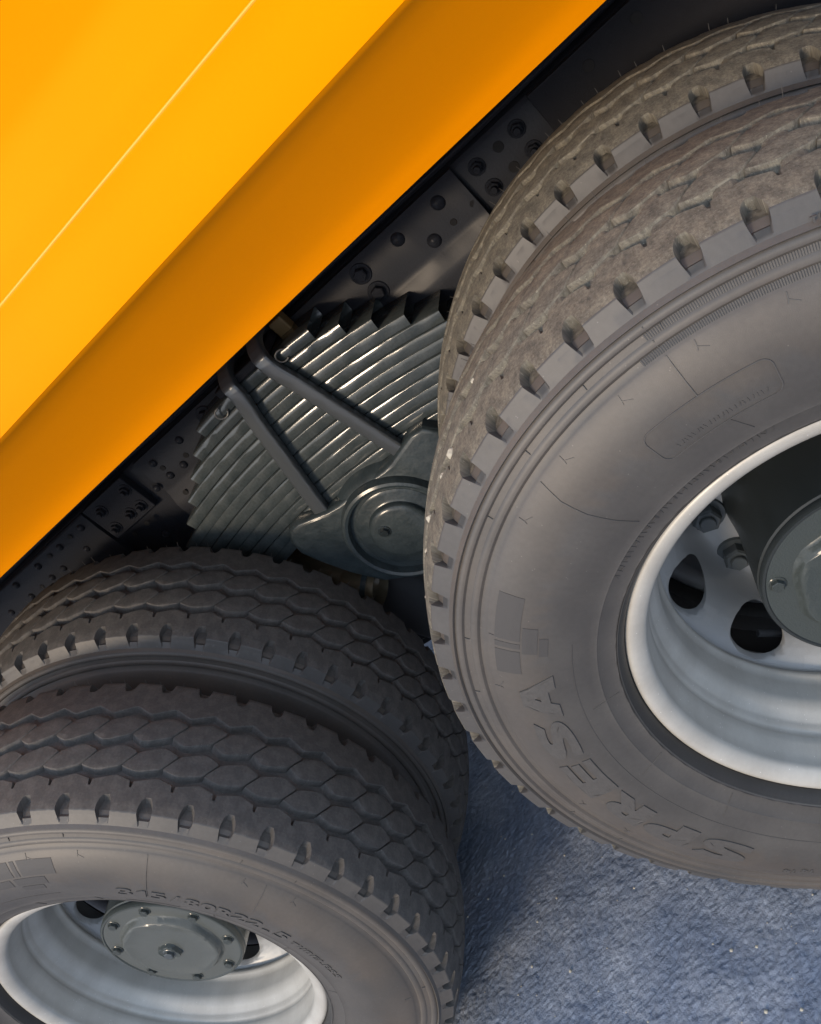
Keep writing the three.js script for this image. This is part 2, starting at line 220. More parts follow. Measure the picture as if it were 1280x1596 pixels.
// frame
{
  const web = -0.63;
  const rail = group('chassis_rail', truck);
  const c = [[web, 0.548], [web - 0.004, 0.557], [web - 0.013, 0.561], [web - 0.085, 0.561], [web - 0.085, 0.552], [web - 0.016, 0.552], [web - 0.009, 0.545], [web - 0.009, 0.29], [web - 0.016, 0.283], [web - 0.085, 0.283], [web - 0.085, 0.274], [web - 0.013, 0.274], [web - 0.004, 0.277], [web, 0.287]];
  const railGeo = s => gridGeo(Array.from({ length: 2 }, (_, i) => c.map(([z, y]) => [i ? 2 : -3.6, y, s ? -2.18 - z : z, i ? 5.6 : 0, y])), true, 0.6);
  part('rail_channel', railGeo(0), M.frame, rail);
  const rail2 = group('chassis_rail', truck); part('rail_channel', railGeo(1), M.frameDark, rail2);
  part('subframe_sill', box(-3.4, 1.6, 0.5635, 0.6645, -0.72, -0.648, 0.006), M.frameDark, truck);
  part('subframe_sill', box(-3.4, 1.6, 0.5635, 0.6645, -1.53, -1.46, 0.006), M.frameDark, truck);
  // plates bolted on the web
  const top = 0.5575, z0 = web - 0.001, z1 = -0.618;
  part('fish_plate', box(-0.049, 1.4, 0.36, top, z0, z1 - 0.003, 0.003), M.frameDark, rail);
  // a plate that is joggled outward along its lower half
  { const rows = []; const pr = [[z0, 0.29], [z1 + 0.012, 0.292], [z1 + 0.015, 0.300], [z1 + 0.015, 0.425], [z1 + 0.013, 0.44], [z1 + 0.003, 0.462], [z1, 0.475], [z1, top - 0.004], [z1 - 0.0015, top - 0.0008], [z1 - 0.005, top], [z0, top]];
    const dent = (x, y) => 0.0022 * sst(y, 0.43, 0.47) * (1 - sst(y, 0.47, 0.49)) * Math.max(0, Math.sin(x * 52)) * sst(x, -0.5, -0.4);
    for (let i = 0; i <= 60; i++) { const x = lerp(-1.071, -0.2075, i / 60); rows.push(pr.map(([z, y]) => [x, y, z + (z > z0 ? dent(x, y) : 0), x, y])); }
    const e = rows[rows.length - 1]; rows.push(e.map(p => [p[0] + 0.0006, p[1], z0 - 0.001, p[3], p[4]])); const s = rows[0]; rows.unshift(s.map(p => [p[0] - 0.0006, p[1], z0 - 0.001, p[3], p[4]]));
    part('fish_plate', gridGeo(rows, false, 0.5), M.frame, rail); }
  part('bracket_plate', box(-1.246, -1.111, 0.466, 0.5595, z0, -0.609, 0.003), M.frame, rail);
  { const rows = []; const pr = [[z0, 0.30], [z1 - 0.002, 0.302], [z1, 0.31], [z1, 0.515], [z1 - 0.002, 0.53], [z1 - 0.002, top - 0.006], [z1 - 0.005, top - 0.002], [z0, top - 0.001]];
    for (const x of [-3.3, -1.262]) rows.push(pr.map(([z, y]) => [x, y, z, x, y])); const e = rows[1]; rows.push(e.map(p => [p[0] + 0.0008, p[1], z0 - 0.001, p[3], p[4]]));
    part('fish_plate', gridGeo(rows, false, 0.5), M.frame, rail); }
  const hb = hexBolt(0.0125, 0.013, 1.55), hbs = hexBolt(0.010, 0.011, 1.45), hbst = hexBolt(0.0105, 0.011, 1.4, 0.008), rv = rivetGeo(0.0125, 0.008), rvs = rivetGeo(0.0085, 0.0065);
  const place = (name, g, m, list, z) => list.forEach(([x, y]) => { const b = part(name, g, m, rail); b.position.set(x + (rnd() - 0.5) * 0.002, y + (rnd() - 0.5) * 0.002, z); b.rotation.z = rnd() * 6; });
  place('frame_bolt', hb, M.frame, [[-0.866, 0.534], [-0.438, 0.530], [-0.439, 0.487]], z1);
  place('frame_bolt', hbst, M.frame, [[-0.176, 0.527], [-0.090, 0.530], [-0.176, 0.484], [-0.092, 0.487]], web);
  place('frame_rivet', rv, M.frame, [[-0.258, 0.530], [-0.305, 0.488], [-0.349, 0.531], [-0.36, 0.37]], z1);
  place('frame_rivet', rvs, M.frame, [[-0.951, 0.531], [-1.036, 0.533], [-0.991, 0.489], [-1.032, 0.492], [-0.93, 0.415]], z1 + 0.001);
  place('frame_rivet', rvs, M.frame, [[-1.290, 0.535], [-1.372, 0.536], [-1.328, 0.494], [-1.458, 0.536], [-1.415, 0.495], [-1.458, 0.497], [-1.545, 0.538], [-1.545, 0.497], [-1.626, 0.500], [-1.63, 0.54], [-1.71, 0.50], [-1.80, 0.54]], z1 - 0.001);
  place('frame_rivet', rvs, M.frame, [[-1.157, 0.407], [-1.075, 0.492]], z1 + 0.006);
  place('bracket_bolt', hbst, M.frame, [[-1.128, 0.533], [-1.133, 0.488], [-1.211, 0.534], [-1.222, 0.487], [-1.168, 0.490]], -0.609);
  const hole = lathe([[0.0001, 0.0006], [0.0058, 0.0006], [0.0062, 0.0]], 14);
  place('bolt_hole', hole, M.dark, [[-0.216, 0.490], [-0.261, 0.489], [-1.030, 0.512], [-0.97, 0.50]], z1 + 0.0008);
  place('bolt_hole', hole, M.dark, [[-1.033, 0.448], [-1.159, 0.451], [-1.202, 0.450], [-0.985, 0.43]], z1 + 0.0125);
  place('bolt_hole', hole, M.dark, [[-1.330, 0.537], [-1.502, 0.497], [-1.41, 0.537]], z1 + 0.0004);
  const hole2 = lathe([[0.0001, 0.0006], [0.0088, 0.0006], [0.0092, 0.0]], 16);
  place('bolt_hole', hole2, M.dark, [[-0.129, 0.528], [-0.132, 0.487]], web + 0.0004);
  place('bolt_hole', hole2, M.dark, [[0.136, 0.531], [0.048, 0.527]], z1 - 0.0024);
  // a hose and a wire run along the top of the sill
  part('brake_hose', sweep(Array.from({ length: 40 }, (_, i) => { const x = lerp(-1.75, 0.6, i / 39); return new THREE.Vector3(x, 0.571 + 0.003 * Math.sin(x * 9), -0.641 + 0.002 * Math.sin(x * 14)); }), circ(0.0065, 10), new THREE.Vector3(0, 0, 1)), M.frameDark, truck);
}

// leaf spring, its clamps and the trunnion it pivots on
{
  const CX = -0.69, K = 0.33, P = 0.0232, TH = 0.0230, zf = -0.520, zb = -0.610;
  const spring = group('leaf_spring', truck);
  const sec = rrect(TH, zf - zb, 0.0036, 4);
  for (let i = 0; i < 13; i++) {
    const hl = 0.150 + 0.0465 * i, c = 0.541 - P * i, pts = [];
    const n = 26; for (let k = 0; k <= n; k++) { const h = lerp(-hl, hl, k / n); pts.push(new THREE.Vector3(CX + h, c - K * h * h - 0.0006 * (i % 3), (zf + zb) / 2 + (i % 4 - 1.5) * 0.0006)); }
    part('spring_leaf', sweep(pts, sec, new THREE.Vector3(0, 1, 0), true, 0.6), M.spring, spring);
  }
  part('top_plate', box(-0.755, -0.625, 0.5535, 0.571, -0.612, -0.518, 0.004), M.frameDark, spring);
  const us = rrect(0.029, 0.0195, 0.0042, 3);
  const ub = (bx, mx, tx) => { const v = (x, y, z) => new THREE.Vector3(x, y, z); const pre = [v(bx, 0.262, -0.5055), v(lerp(bx, mx, 0.5), 0.342, -0.5055), v(mx, 0.418, -0.5055), v(lerp(mx, tx, 0.5), 0.485, -0.5055), v(tx, 0.540, -0.5055)]; const arch = []; for (let k = 1; k <= 10; k++) { const t = k / 10 * PI; arch.push(v(lerp(tx, -0.67, 0.02 * k), 0.552 + 0.036 * Math.sin(t), -0.565 + 0.0595 * Math.cos(t))); } const post = [v(lerp(tx, -0.67, 0.2), 0.50, -0.6245), v(mx, 0.40, -0.6245), v(bx, 0.262, -0.6245)]; return [...new THREE.CatmullRomCurve3([...pre, ...arch, ...post], false, 'centripetal').getPoints(90)]; };
  for (const [b, m, t] of [[-0.792, -0.751, -0.716], [-0.579, -0.607, -0.631]]) part('u_bolt', sweep(ub(b, m, t), us, new THREE.Vector3(1, 0, 0), true, 0.6), M.ubolt, truck);
  for (const [x, y, r] of [[-0.772, 0.538, 0.3], [-0.604, 0.541, -0.5]]) { const g = new THREE.TorusGeometry(0.0115, 0.0018, 8, 24, 4.6); const m = part('wire_clip', g, M.wire, truck); m.position.set(x, y, -0.514); m.rotation.set(0.2, 0.3, r + 1); }
  part('spacer_block', box(-0.618, -0.588, 0.535, 0.580, -0.612, -0.585, 0.004), M.brass, truck);
  // trunnion
  const tr = group('trunnion', truck), ty = 0.155;
  const sh = new THREE.Shape(); const half = [[0, 0.262], [0.06, 0.261], [0.085, 0.263], [0.115, 0.272], [0.150, 0.281], [0.172, 0.279], [0.186, 0.262], [0.190, 0.236], [0.178, 0.200], [0.152, 0.140], [0.118, 0.086], [0.06, 0.052], [0.0, 0.045]];
  half.forEach(([x, y], i) => i ? sh.lineTo(CX + x, y) : sh.moveTo(CX + x, y)); half.slice(1, -1).reverse().forEach(([x, y]) => sh.lineTo(CX - x, y));
  const eg = new THREE.ExtrudeGeometry(sh, { depth: 0.10, bevelEnabled: true, bevelThickness: 0.012, bevelSize: 0.010, bevelSegments: 4, curveSegments: 4 }); eg.translate(0, 0, -0.600);
  part('saddle_casting', toCreasedNormals(eg, 0.6), M.saddle, tr);
  const cap = lathe([[0.0003, -0.4690], [0.050, -0.4695], [0.0585, -0.4715], [0.0615, -0.4750], [0.0630, -0.4830], [0.0670, -0.4850], [0.0820, -0.4845], [0.0880, -0.4870], [0.0905, -0.4950], [0.0935, -0.5000], [0.0965, -0.4985], [0.0990, -0.4800], [0.1015, -0.4730], [0.1070, -0.4705], [0.1120, -0.4725], [0.1150, -0.4800], [0.1170, -0.4900], [0.1260, -0.4965], [0.1350, -0.530]], 72, 0.7);
  const cm = part('trunnion_cap', planarUV(cap), M.saddle, tr); cm.position.set(CX, ty, 0);
  const pb = part('grease_plug', hexBolt(0.0085, 0.009, 1.5), M.saddle, tr); pb.position.set(-0.712, 0.178, -0.4695);
  part('cross_tube', lathe([[0.0003, -1.68], [0.075, -1.68], [0.075, -0.60], [0.0003, -0.60]], 32), M.dark, tr).position.set(CX, ty, 0);
  // torque rod and its bush below, axle brackets behind
  const v = (x, y, z) => new THREE.Vector3(x, y, z), rod = group('torque_rod', truck);
  part('rod_tube', sweep(new THREE.CatmullRomCurve3([v(-1.25, 0.12, -0.70), v(-1.03, 0.165, -0.64), v(-0.955, 0.130, -0.59), v(-0.915, 0.085, -0.565), v(-0.878, 0.052, -0.555)]).getPoints(40), circ(0.034, 18), v(0, 0, 1), true, 0.7, 0.12), M.oily, rod);
  part('rod_bush', sweep([v(-0.93, 0.082, -0.566), v(-0.872, 0.040, -0.548)], circ(0.045, 24), v(0, 0, 1), true, 0.5), M.oily, rod);
  part('rod_clamp', sweep([v(-0.893, 0.056, -0.556), v(-0.884, 0.049, -0.553)], circ(0.050, 24), v(0, 0, 1), true, 0.5), M.saddle, rod);
  part('added_dark_box', box(-1.25, -0.35, -0.36, 0.12, -1.02, -0.86, 0.02), M.dark, truck);  // added dark box, covers the bright ground showing through behind the bracket
  const br = part('axle_bracket', new RoundedBoxGeometry(0.15, 0.24, 0.10, 4, 0.03), M.cast, truck); br.position.set(-0.90, -0.12, -0.66); br.rotation.z = 0.45;
  for (const x of [0, -1.379]) { const a = part('axle_housing', lathe([[0.0003, -1.9], [0.085, -1.9], [0.085, -1.35], [0.16, -1.2], [0.19, -1.09], [0.16, -0.98], [0.085, -0.83], [0.085, -0.3], [0.0003, -0.3]], 40, 0.9), M.dark, truck); a.position.x = x; }
}

// ------------------------------------------------------------------ tyres and wheels
const NP = 54, PITCH = 2 * PI / NP, ZO = 0.120, TREAD = 0.246;
const crown = a => 0.5375 - 0.0140 * Math.pow(Math.abs(a - TREAD / 2) / (TREAD / 2), 2.0);        // a: 0 at the outer tread edge, TREAD at the inner
const zig = (c, lo, hi) => { c = ((c - hi) % 1 + 1) % 1; const w = ((lo - hi) % 1 + 1) % 1; return c < w ? lerp(1, -1, c / w) : lerp(-1, 1, (c - w) / (1 - w)); };
const E1 = c => 0.0515 + 0.0046 * zig(c, 0.42, 0), E2 = c => 0.0662 + 0.0044 * zig(c, 0.42, 0), E3 = c => 0.1030 + 0.0064 * zig(c, 0.345, 0.95), E4 = c => 0.1215 + 0.0072 * zig(c, 0.34, 0.99), E5 = c => 0.1618 + 0.0058 * zig(c, 0.35, 0.87), E6 = c => 0.1782 + 0.0082 * zig(c, 0.31, 0.88);
const P3 = (th0, c, a, d) => { const t = th0 - c * PITCH, r = crown(a) - d; return [r * Math.cos(t), r * Math.sin(t), ZO - a]; };
function blockGeo(row, variant, depth) {                             // one hexagonal tread block, at c = 0
  const lo = row ? E4 : E2, hi = row ? E5 : E3, q = row ? [0.34, 0.35, 0.87] : [0.42, 0.345, 0.95], gap = 0.020;
  let P = [[gap, lo(0)], [q[0], lo(q[0])], [1 - gap, lo(1)], [1 + q[1] - gap, hi(q[1])], [q[2], hi(q[2])], [q[1] + gap, hi(q[1])]];
  const m = 0.0585;                                                   // metres per pitch, for rounding and insets
  P = P.map(([c, a]) => [c * m, a]);
  const out = [];
  for (let i = 0; i < 6; i++) { const p = P[i], q = P[(i + 5) % 6], s = P[(i + 1) % 6]; const r = i === 1 || i === 4 ? 0.0085 : 0.0042, l1 = Math.hypot(q[0] - p[0], q[1] - p[1]), l2 = Math.hypot(s[0] - p[0], s[1] - p[1]); const A = [lerp(p[0], q[0], r / l1), lerp(p[1], q[1], r / l1)], B = [lerp(p[0], s[0], r / l2), lerp(p[1], s[1], r / l2)]; for (const t of [0, 0.5, 1]) out.push([0, 1].map(k => (1 - t) * (1 - t) * A[k] + 2 * t * (1 - t) * p[k] + t * t * B[k])); const mid = [lerp(p[0], s[0], 0.5), lerp(p[1], s[1], 0.5)]; out.push(mid); }
  const cx = out.reduce((s, p) => s + p[0], 0) / out.length, ca = out.reduce((s, p) => s + p[1], 0) / out.length;
  const ring = (ins, d) => out.map(([c, a]) => { const dx = c - cx, da = a - ca, l = Math.hypot(dx, da), k = 1 - ins / l; const C = cx + dx * k, A = ca + da * k; const [x, y, z] = P3(0, C / m, A, d); return [x, y, z, C + variant * 0.173, A + variant * 0.091 - d * Math.sign(A - ca)]; });
  const cen = P3(0, cx / m, ca, -0.0004), rows = [ring(-0.0028, depth), ring(-0.0014, depth - 0.003), ring(-0.0002, 0.002), ring(0.0, 0.0009), ring(0.0010, 0), ring(0.0026, 0), ring(0.010, -0.0001), out.map(() => [...cen, cx + variant * 0.173, ca + variant * 0.091])];
  return gridGeo(rows, true, 0.75);
}
function shoulderRib(th0, depth, inner, dusty) {                            // one shoulder with its pockets, all the way round
  const W = 0.0585, pieces = [], walls = [], LC = inner ? 0.43 : 0.9, zo = inner ? TREAD - ZO : ZO;
  const colF = e => { const k = e / W, d = 0.0009 / W; return [-0.5, -0.5 + 0.028, -0.5 + 0.05, -0.36, -k - 0.10, -k - d, -k + d, -k * 0.4, k * 0.4, k - d, k + d, k + 0.10, 0.36, 0.5 - 0.05, 0.5 - 0.028, 0.5]; };
  const inP = i => i >= 6 && i <= 9, R0 = crown(0);
  const zb = v => zo + (0.1325 - zo) * Math.pow(Math.min(1, v / 0.029), 1.15);
  const spec = [['e', -0.0026, depth, 0.004], ['e', -0.0012, depth - 0.003, 0.004], ['e', 0.0, 0.0012, 0.004], ['e', 0.0011, 0, 0.004], ['e', 0.0026, 0, 0.004], ['t', 0.5, 0, 0.004], ['a', 0.0236, 0, 0.0040], ['a', 0.0214, 1, 0.0046], ['a', 0.016, 1, 0.0074], ['a', 0.008, 1, 0.0092], ['a', 0.0032, 1, 0.0096], ['a', 0.0010, 1, 0.0096], ['b', 0.0022, 1, 0.0096], ['b', 0.008, 1, 0.0090], ['b', 0.015, 1, 0.0078], ['b', 0.0195, 1, 0.0070], ['b', 0.0212, 0, 0.0066], ['b', 0.0265, 0, 0.0066], ['b', 0.030, 2, 0.0066]];
  for (let n = 0; n < NP; n++) {
    const rows = spec.map(([k, v, dep, e]) => colF(e).map((u, i) => {
      const c = LC + u, edge = (inner ? TREAD - E6(c) : E1(c)) - (!inner && (i <= 1 || i >= 14) ? 0.0095 : 0);
      let a, r, z;
      if (k === 'e') { a = edge - v; r = crown(a) - dep; z = zo - a; }
      else if (k === 't') { a = lerp(edge - 0.0026, 0.0236, v); r = crown(a); z = zo - a; }
      else if (k === 'a') { a = v; r = crown(a) - (v < 0.003 ? 0.0012 : v < 0.004 ? 0.0002 : 0); z = zo - a;
        if (dep && inP(i)) { const f = a / 0.0214; r = lerp(R0 - 0.0135, R0 - 0.0180, 1 - f); z = zo - a - 0.002 * (1 - f); if (v < 0.004) { z = zo - 0.0105; r = R0 - 0.0150; } } }
      else { r = R0 - v; z = zb(v); if (dep === 2) z -= 0.004;
        if (dep === 1 && inP(i)) { const f = v / 0.0195; z = lerp(zo - 0.0100, zb(0.0195) - 0.0016, f); if (v < 0.010) r = lerp(R0 - 0.0152, R0 - 0.0160, v / 0.010); } }
      const t = th0 - (c + n) * PITCH;
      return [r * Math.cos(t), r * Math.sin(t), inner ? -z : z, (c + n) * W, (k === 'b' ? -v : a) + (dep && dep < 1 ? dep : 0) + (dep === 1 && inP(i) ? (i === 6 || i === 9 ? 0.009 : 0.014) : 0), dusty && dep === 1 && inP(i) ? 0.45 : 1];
    }));
    const cut = 12, fl = R => inner ? R.map(r => r.slice().reverse()) : R;
    pieces.push(gridGeo(fl(rows.slice(0, cut)), false, 0.55)); walls.push(gridGeo(fl(rows.slice(cut - 1)), false, 0.55));
  }
  return [mergeGeometries(pieces, false), mergeGeometries(walls, false)];
}
// sidewall profile: [r, z] from the buttress down to the bead
const SW = [[0.4945, 0.1318], [0.4925, 0.1345], [0.4895, 0.1360], [0.4865, 0.1358], [0.4845, 0.1342], [0.4835, 0.1334], [0.4770, 0.1354], [0.4755, 0.1372], [0.4725, 0.1388], [0.4690, 0.1390], [0.4670, 0.1378], [0.4655, 0.1368], [0.4600, 0.1392], [0.4585, 0.1408], [0.4560, 0.1428], [0.445, 0.1478], [0.43, 0.1530], [0.415, 0.1560], [0.40, 0.1568], [0.385, 0.1562], [0.37, 0.1540], [0.355, 0.1500], [0.345, 0.1465], [0.337, 0.1440], [0.3345, 0.1440], [0.333, 0.1425], [0.322, 0.1385], [0.314, 0.1350], [0.3125, 0.1352], [0.311, 0.1338], [0.306, 0.1285], [0.302, 0.1215], [0.300, 0.113], [0.296, 0.100]];
const swz = r => { for (let i = 0; i + 1 < SW.length; i++) if (r <= SW[i][0] && r >= SW[i + 1][0]) return lerp(SW[i][1], SW[i + 1][1], (SW[i][0] - r) / (SW[i][0] - SW[i + 1][0])); return 0.14; };
const SWs = SW.filter(([r]) => r > 0.458 || r < 0.458);
function ridge(path, w, h) {                                         // a raised moulding along [r, angle(deg)] points
  const rows = [], n = path.length;
  const Q = path.map(([r, d]) => [r * Math.cos(d * DEG), r * Math.sin(d * DEG)]);
  Q.forEach((q, i) => { const a = Q[Math.max(0, i - 1)], b = Q[Math.min(n - 1, i + 1)], l = Math.hypot(b[0] - a[0], b[1] - a[1]) || 1, nx = -(b[1] - a[1]) / l, ny = (b[0] - a[0]) / l;
    rows.push([[w / 2, -0.0006], [w * 0.32, h], [-w * 0.32, h], [-w / 2, -0.0006]].map(([o, hh]) => { const x = q[0] + nx * o, y = q[1] + ny * o; return [x, y, swz(Math.hypot(x, y)) + hh, x, y]; })); });
  return gridGeo(rows.map(r => r.slice().reverse()), false, 0.5);
}
const arcPath = (r, a, b, n = 24) => Array.from({ length: n + 1 }, (_, i) => [r, lerp(a, b, i / n)]);
function pathBetween(pts, n = 8) { const o = []; for (let i = 0; i + 1 < pts.length; i++) for (let k = 0; k < n; k++) o.push([lerp(pts[i][0], pts[i + 1][0], k / n), lerp(pts[i][1], pts[i + 1][1], k / n)]); o.push(pts[pts.length - 1]); return o; }
function roundBox(r0, r1, a0, a1, cr) { const o = [], ca = cr / (0.5 * (r0 + r1)) / DEG, s = Math.sign(a1 - a0); const corner = (r, a, t0) => { for (let k = 0; k <= 6; k++) { const t = (t0 + 90 * k / 6) * DEG; o.push([r + cr * Math.sin(t), a + s * ca * Math.cos(t)]); } };
  corner(r1 - cr, a1 - s * ca, 0); corner(r1 - cr, a0 + s * ca, 90); corner(r0 + cr, a0 + s * ca, 180); corner(r0 + cr, a1 - s * ca, 270); o.push(o[0]);
  const f = []; for (let i = 0; i + 1 < o.length; i++) { const n = Math.max(1, Math.round(Math.abs(o[i + 1][1] - o[i][1]) / 1.0)); for (let k = 0; k < n; k++) f.push([lerp(o[i][0], o[i + 1][0], k / n), lerp(o[i][1], o[i + 1][1], k / n)]); } f.push(o[o.length - 1]); return f; }
function plate(r0, r1, a0, a1, h) {                                  // a thin raised patch
  const rows = [], nr = 6, na = Math.max(3, Math.round(Math.abs(a1 - a0) / 1.2));
  for (let j = -1; j <= nr + 1; j++) { const row = []; for (let i = -1; i <= na + 1; i++) { const jj = clamp(j, 0, nr), ii = clamp(i, 0, na), r = lerp(r0, r1, jj / nr), t = lerp(a0, a1, ii / na) * DEG, low = j !== jj || i !== ii; const x = r * Math.cos(t), y = r * Math.sin(t); row.push([x, y, swz(r) + (low ? -0.001 : h), x, y]); } rows.push(a1 > a0 ? row.reverse() : row); }
  return gridGeo(rows.reverse(), false, 0.5);
}
const font = await new FontLoader().loadAsync('fonts/droid/droid_sans_bold.typeface.json');
function letter(ch, aMid, widthDeg, r0, r1, h, bold = 0.012) {                     // one raised letter, head outward, read clockwise
  const shapes = font.generateShapes(ch, 1); if (!shapes.length) return null;
  let g = new THREE.ExtrudeGeometry(shapes, { depth: 1, bevelEnabled: true, bevelThickness: 0.02, bevelSize: bold, bevelSegments: 1, curveSegments: 6 });
  g.computeBoundingBox(); const b = g.boundingBox, capH = 0.985;
  g = new TessellateModifier(0.22, 3).modify(g.index ? g.toNonIndexed() : g);
  const p = g.attributes.position, bw = b.max.x - b.min.x;
  for (let i = 0; i < p.count; i++) { const fx = (p.getX(i) - b.min.x) / bw - 0.5, fy = p.getY(i) / capH, top = p.getZ(i) > 0.5; const ins = top ? 1 : 1; const r = lerp(r0, r1, fy * ins), t = (aMid - fx * widthDeg) * DEG; p.setXYZ(i, r * Math.cos(t), r * Math.sin(t), swz(clamp(r, 0.3, 0.49)) + (top ? h : -0.001)); }
  g.deleteAttribute('normal'); return toCreasedNormals(g, 0.5);
}
function writing(str, aStart, perDeg, wDeg, r0, r1, h) { const o = []; [...str].forEach((c, i) => { const n = '/.1-'.includes(c) ? 0.62 : 1; const g = letter(c, aStart - i * perDeg, wDeg * n, r0, r1, h); if (g) o.push(g); }); return o; }

// geometry shared by the wheels
const carcassProfile = depth => { const o = []; for (let k = 0; k <= 12; k++) { const a = lerp(TREAD - 0.008, 0.008, k / 12); o.push([crown(a) - depth, ZO - a]); } return o; };
function carcass(depth, both) {
  const outer = SWs.slice(); const innerS = SW.slice().reverse().map(([r, z]) => [r, -z]);
  const prof = [...innerS, [0.497, -0.1350], ...carcassProfile(depth), [0.497, 0.1350], ...outer];
  return lathe(prof, 216, 0.55).toNonIndexed();
}
function discGeo(NH = 10) {
  const SEC = 2 * PI / NH;                                                 // dished wheel disc with ten hand holes
  const f = r => { const K = [[0.10, -0.168], [0.178, -0.168], [0.186, -0.164], [0.193, -0.150], [0.201, -0.118], [0.208, -0.098], [0.218, -0.080], [0.232, -0.064], [0.246, -0.052], [0.254, -0.046]]; for (let i = 0; i + 1 < K.length; i++) if (r <= K[i + 1][0]) { const t = clamp((r - K[i][0]) / (K[i + 1][0] - K[i][0]), 0, 1); return lerp(K[i][1], K[i + 1][1], t); } return -0.046; };
  const gs = [], ra = 0.1970, rb = 0.2475, rc = 0.2225, hr = 0.0232, ha = 0.0415 / rc;
  const inner = []; for (const r of [0.09, 0.12, 0.15, 0.17, 0.178, 0.183, 0.187, 0.191, 0.194, ra]) inner.push([r, f(r)]);
  gs.push(lathe(inner.reverse(), 120, 1.0));
  gs.push(lathe([[0.2500, -0.0440], [0.2490, -0.0500], [rb, f(rb)]], 120, 1.0));
  for (let k = 0; k < NH; k++) {
    const tc = k * SEC, rows = [];
    const NB = 48, bd = []; // boundary of the sector (going round) and hole points at the same parameter
    for (let i = 0; i < NB; i++) { const ph = i / NB * 2 * PI, cx = Math.cos(ph), sy = Math.sin(ph), m = Math.max(Math.abs(cx), Math.abs(sy)); const bt = cx / m, br = sy / m; bd.push([[rc + hr * Math.sin(ph), tc + ha * Math.cos(ph)], [br > 0 ? lerp(rc, rb, br) : lerp(rc, ra, -br), tc + bt * SEC / 2]]); }
    const P = (r, t, dz) => [r * Math.cos(t), r * Math.sin(t), f(r) + dz, r * t, r];
    rows.push(bd.map(([h]) => P(h[0] - 0, h[1], -0.011)));
    rows.push(bd.map(([h]) => P(h[0], h[1], -0.0022)));
    rows.push(bd.map(([h, b]) => P(lerp(h[0], b[0], 0.05), lerp(h[1], b[1], 0.03), 0.0010)));
    rows.push(bd.map(([h, b]) => P(lerp(h[0], b[0], 0.16), lerp(h[1], b[1], 0.09), 0.0012)));
    for (const t of [0.3, 0.5, 0.75, 1]) rows.push(bd.map(([h, b]) => P(lerp(h[0], b[0], t), lerp(h[1], b[1], t), 0.0012 * (1 - t))));
    gs.push(gridGeo(rows, true, 1.0));
  }
  return merge(gs);
}
const G = {
  disc: discGeo(),
  rim: lathe([[0.2500, -0.0450], [0.2460, -0.0425], [0.2435, -0.0390], [0.2432, -0.0350], [0.2450, -0.0315], [0.2478, -0.027], [0.2488, -0.020], [0.2485, 0.004], [0.2495, 0.014], [0.2560, 0.026], [0.2625, 0.0345], [0.2645, 0.039], [0.2650, 0.044], [0.2672, 0.0480], [0.2690, 0.0520], [0.2680, 0.0565], [0.2672, 0.060], [0.2690, 0.070], [0.2722, 0.0845], [0.2738, 0.0935], [0.2735, 0.0985], [0.2738, 0.1035], [0.2765, 0.1085], [0.2812, 0.1130], [0.2865, 0.1165], [0.2920, 0.1185], [0.2965, 0.1180], [0.2995, 0.1155], [0.3005, 0.111], [0.2995, 0.106], [0.2955, 0.102]], 168, 0.9),
  rimBack: lathe([[0.29, -0.118], [0.284, -0.105], [0.272, -0.06], [0.262, -0.048]], 96, 1.0),
  nut: hexBolt(0.0205, 0.022, 1.36, 0.006),
  capBolt: hexBolt(0.0085, 0.008, 1.35),
};
function hubGeo(R, zf) {
  return lathe([[R - 0.0065, zf - 0.0022], [R - 0.0050, zf - 0.0005], [R - 0.0020, zf - 0.0008], [R, zf - 0.004], [R + 0.0003, zf - 0.010], [R - 0.0012, zf - 0.0115], [R - 0.0012, zf - 0.0135], [R + 0.0012, zf - 0.0155], [R + 0.002, zf - 0.09], [R + 0.003, zf - 0.15], [R + 0.008, zf - 0.19], [R + 0.010, -0.168]], 96, 0.7);
}
function lumpy(g, amp, fr) { const p = g.attributes.position, n = g.attributes.normal; for (let i = 0; i < p.count; i++) { const q = amp * fbm(p.getX(i) * fr, p.getY(i) * fr, p.getZ(i) * fr, 3); p.setXYZ(i, p.getX(i) + n.getX(i) * q, p.getY(i) + n.getY(i) * q, p.getZ(i) + n.getZ(i) * q); } return g; }
function coverGeo(n, r, corner, h) {                                  // raised n-sided cover with soft edges, base at z = 0
  const loop = []; for (let i = 0; i < n; i++) { const a = [i - 1, i, i + 1].map(k => k / n * 2 * PI); const [q, p, s] = a.map(t => [r * Math.cos(t), r * Math.sin(t)]); const L = Math.hypot(q[0] - p[0], q[1] - p[1]), A = [lerp(p[0], q[0], corner / L), lerp(p[1], q[1], corner / L)], B = [lerp(p[0], s[0], corner / L), lerp(p[1], s[1], corner / L)]; for (let k = 0; k <= 5; k++) { const t = k / 5; loop.push([0, 1].map(m => (1 - t) * (1 - t) * A[m] + 2 * t * (1 - t) * p[m] + t * t * B[m])); } for (let k = 1; k < 5; k++) { const t = k / 5; loop.push([lerp(B[0], lerp(p[0], s[0], 1 - corner / L), t), lerp(B[1], lerp(p[1], s[1], 1 - corner / L), t)]); } }
  const rows = [[1.07, -0.001], [1.045, 0.0012], [1.0, 0.0025], [0.985, h * 0.5], [0.965, h * 0.88], [0.935, h], [0.90, h * 0.98], [0.86, h * 0.86], [0.6, h * 0.84], [0.3, h * 0.86], [0.01, h * 0.88]].map(([k, z]) => loop.map(([x, y]) => { const w = 1 + 0.018 * fbm(x * 30, y * 30, k * 3, 2); return [x * k * w, y * k * w, z + 0.0016 * fbm(x * 55, y * 55, 3, 2) * sst(k, 0.2, 0.8), x * k, y * k]; }));
  return gridGeo(rows, true, 1.1);
}
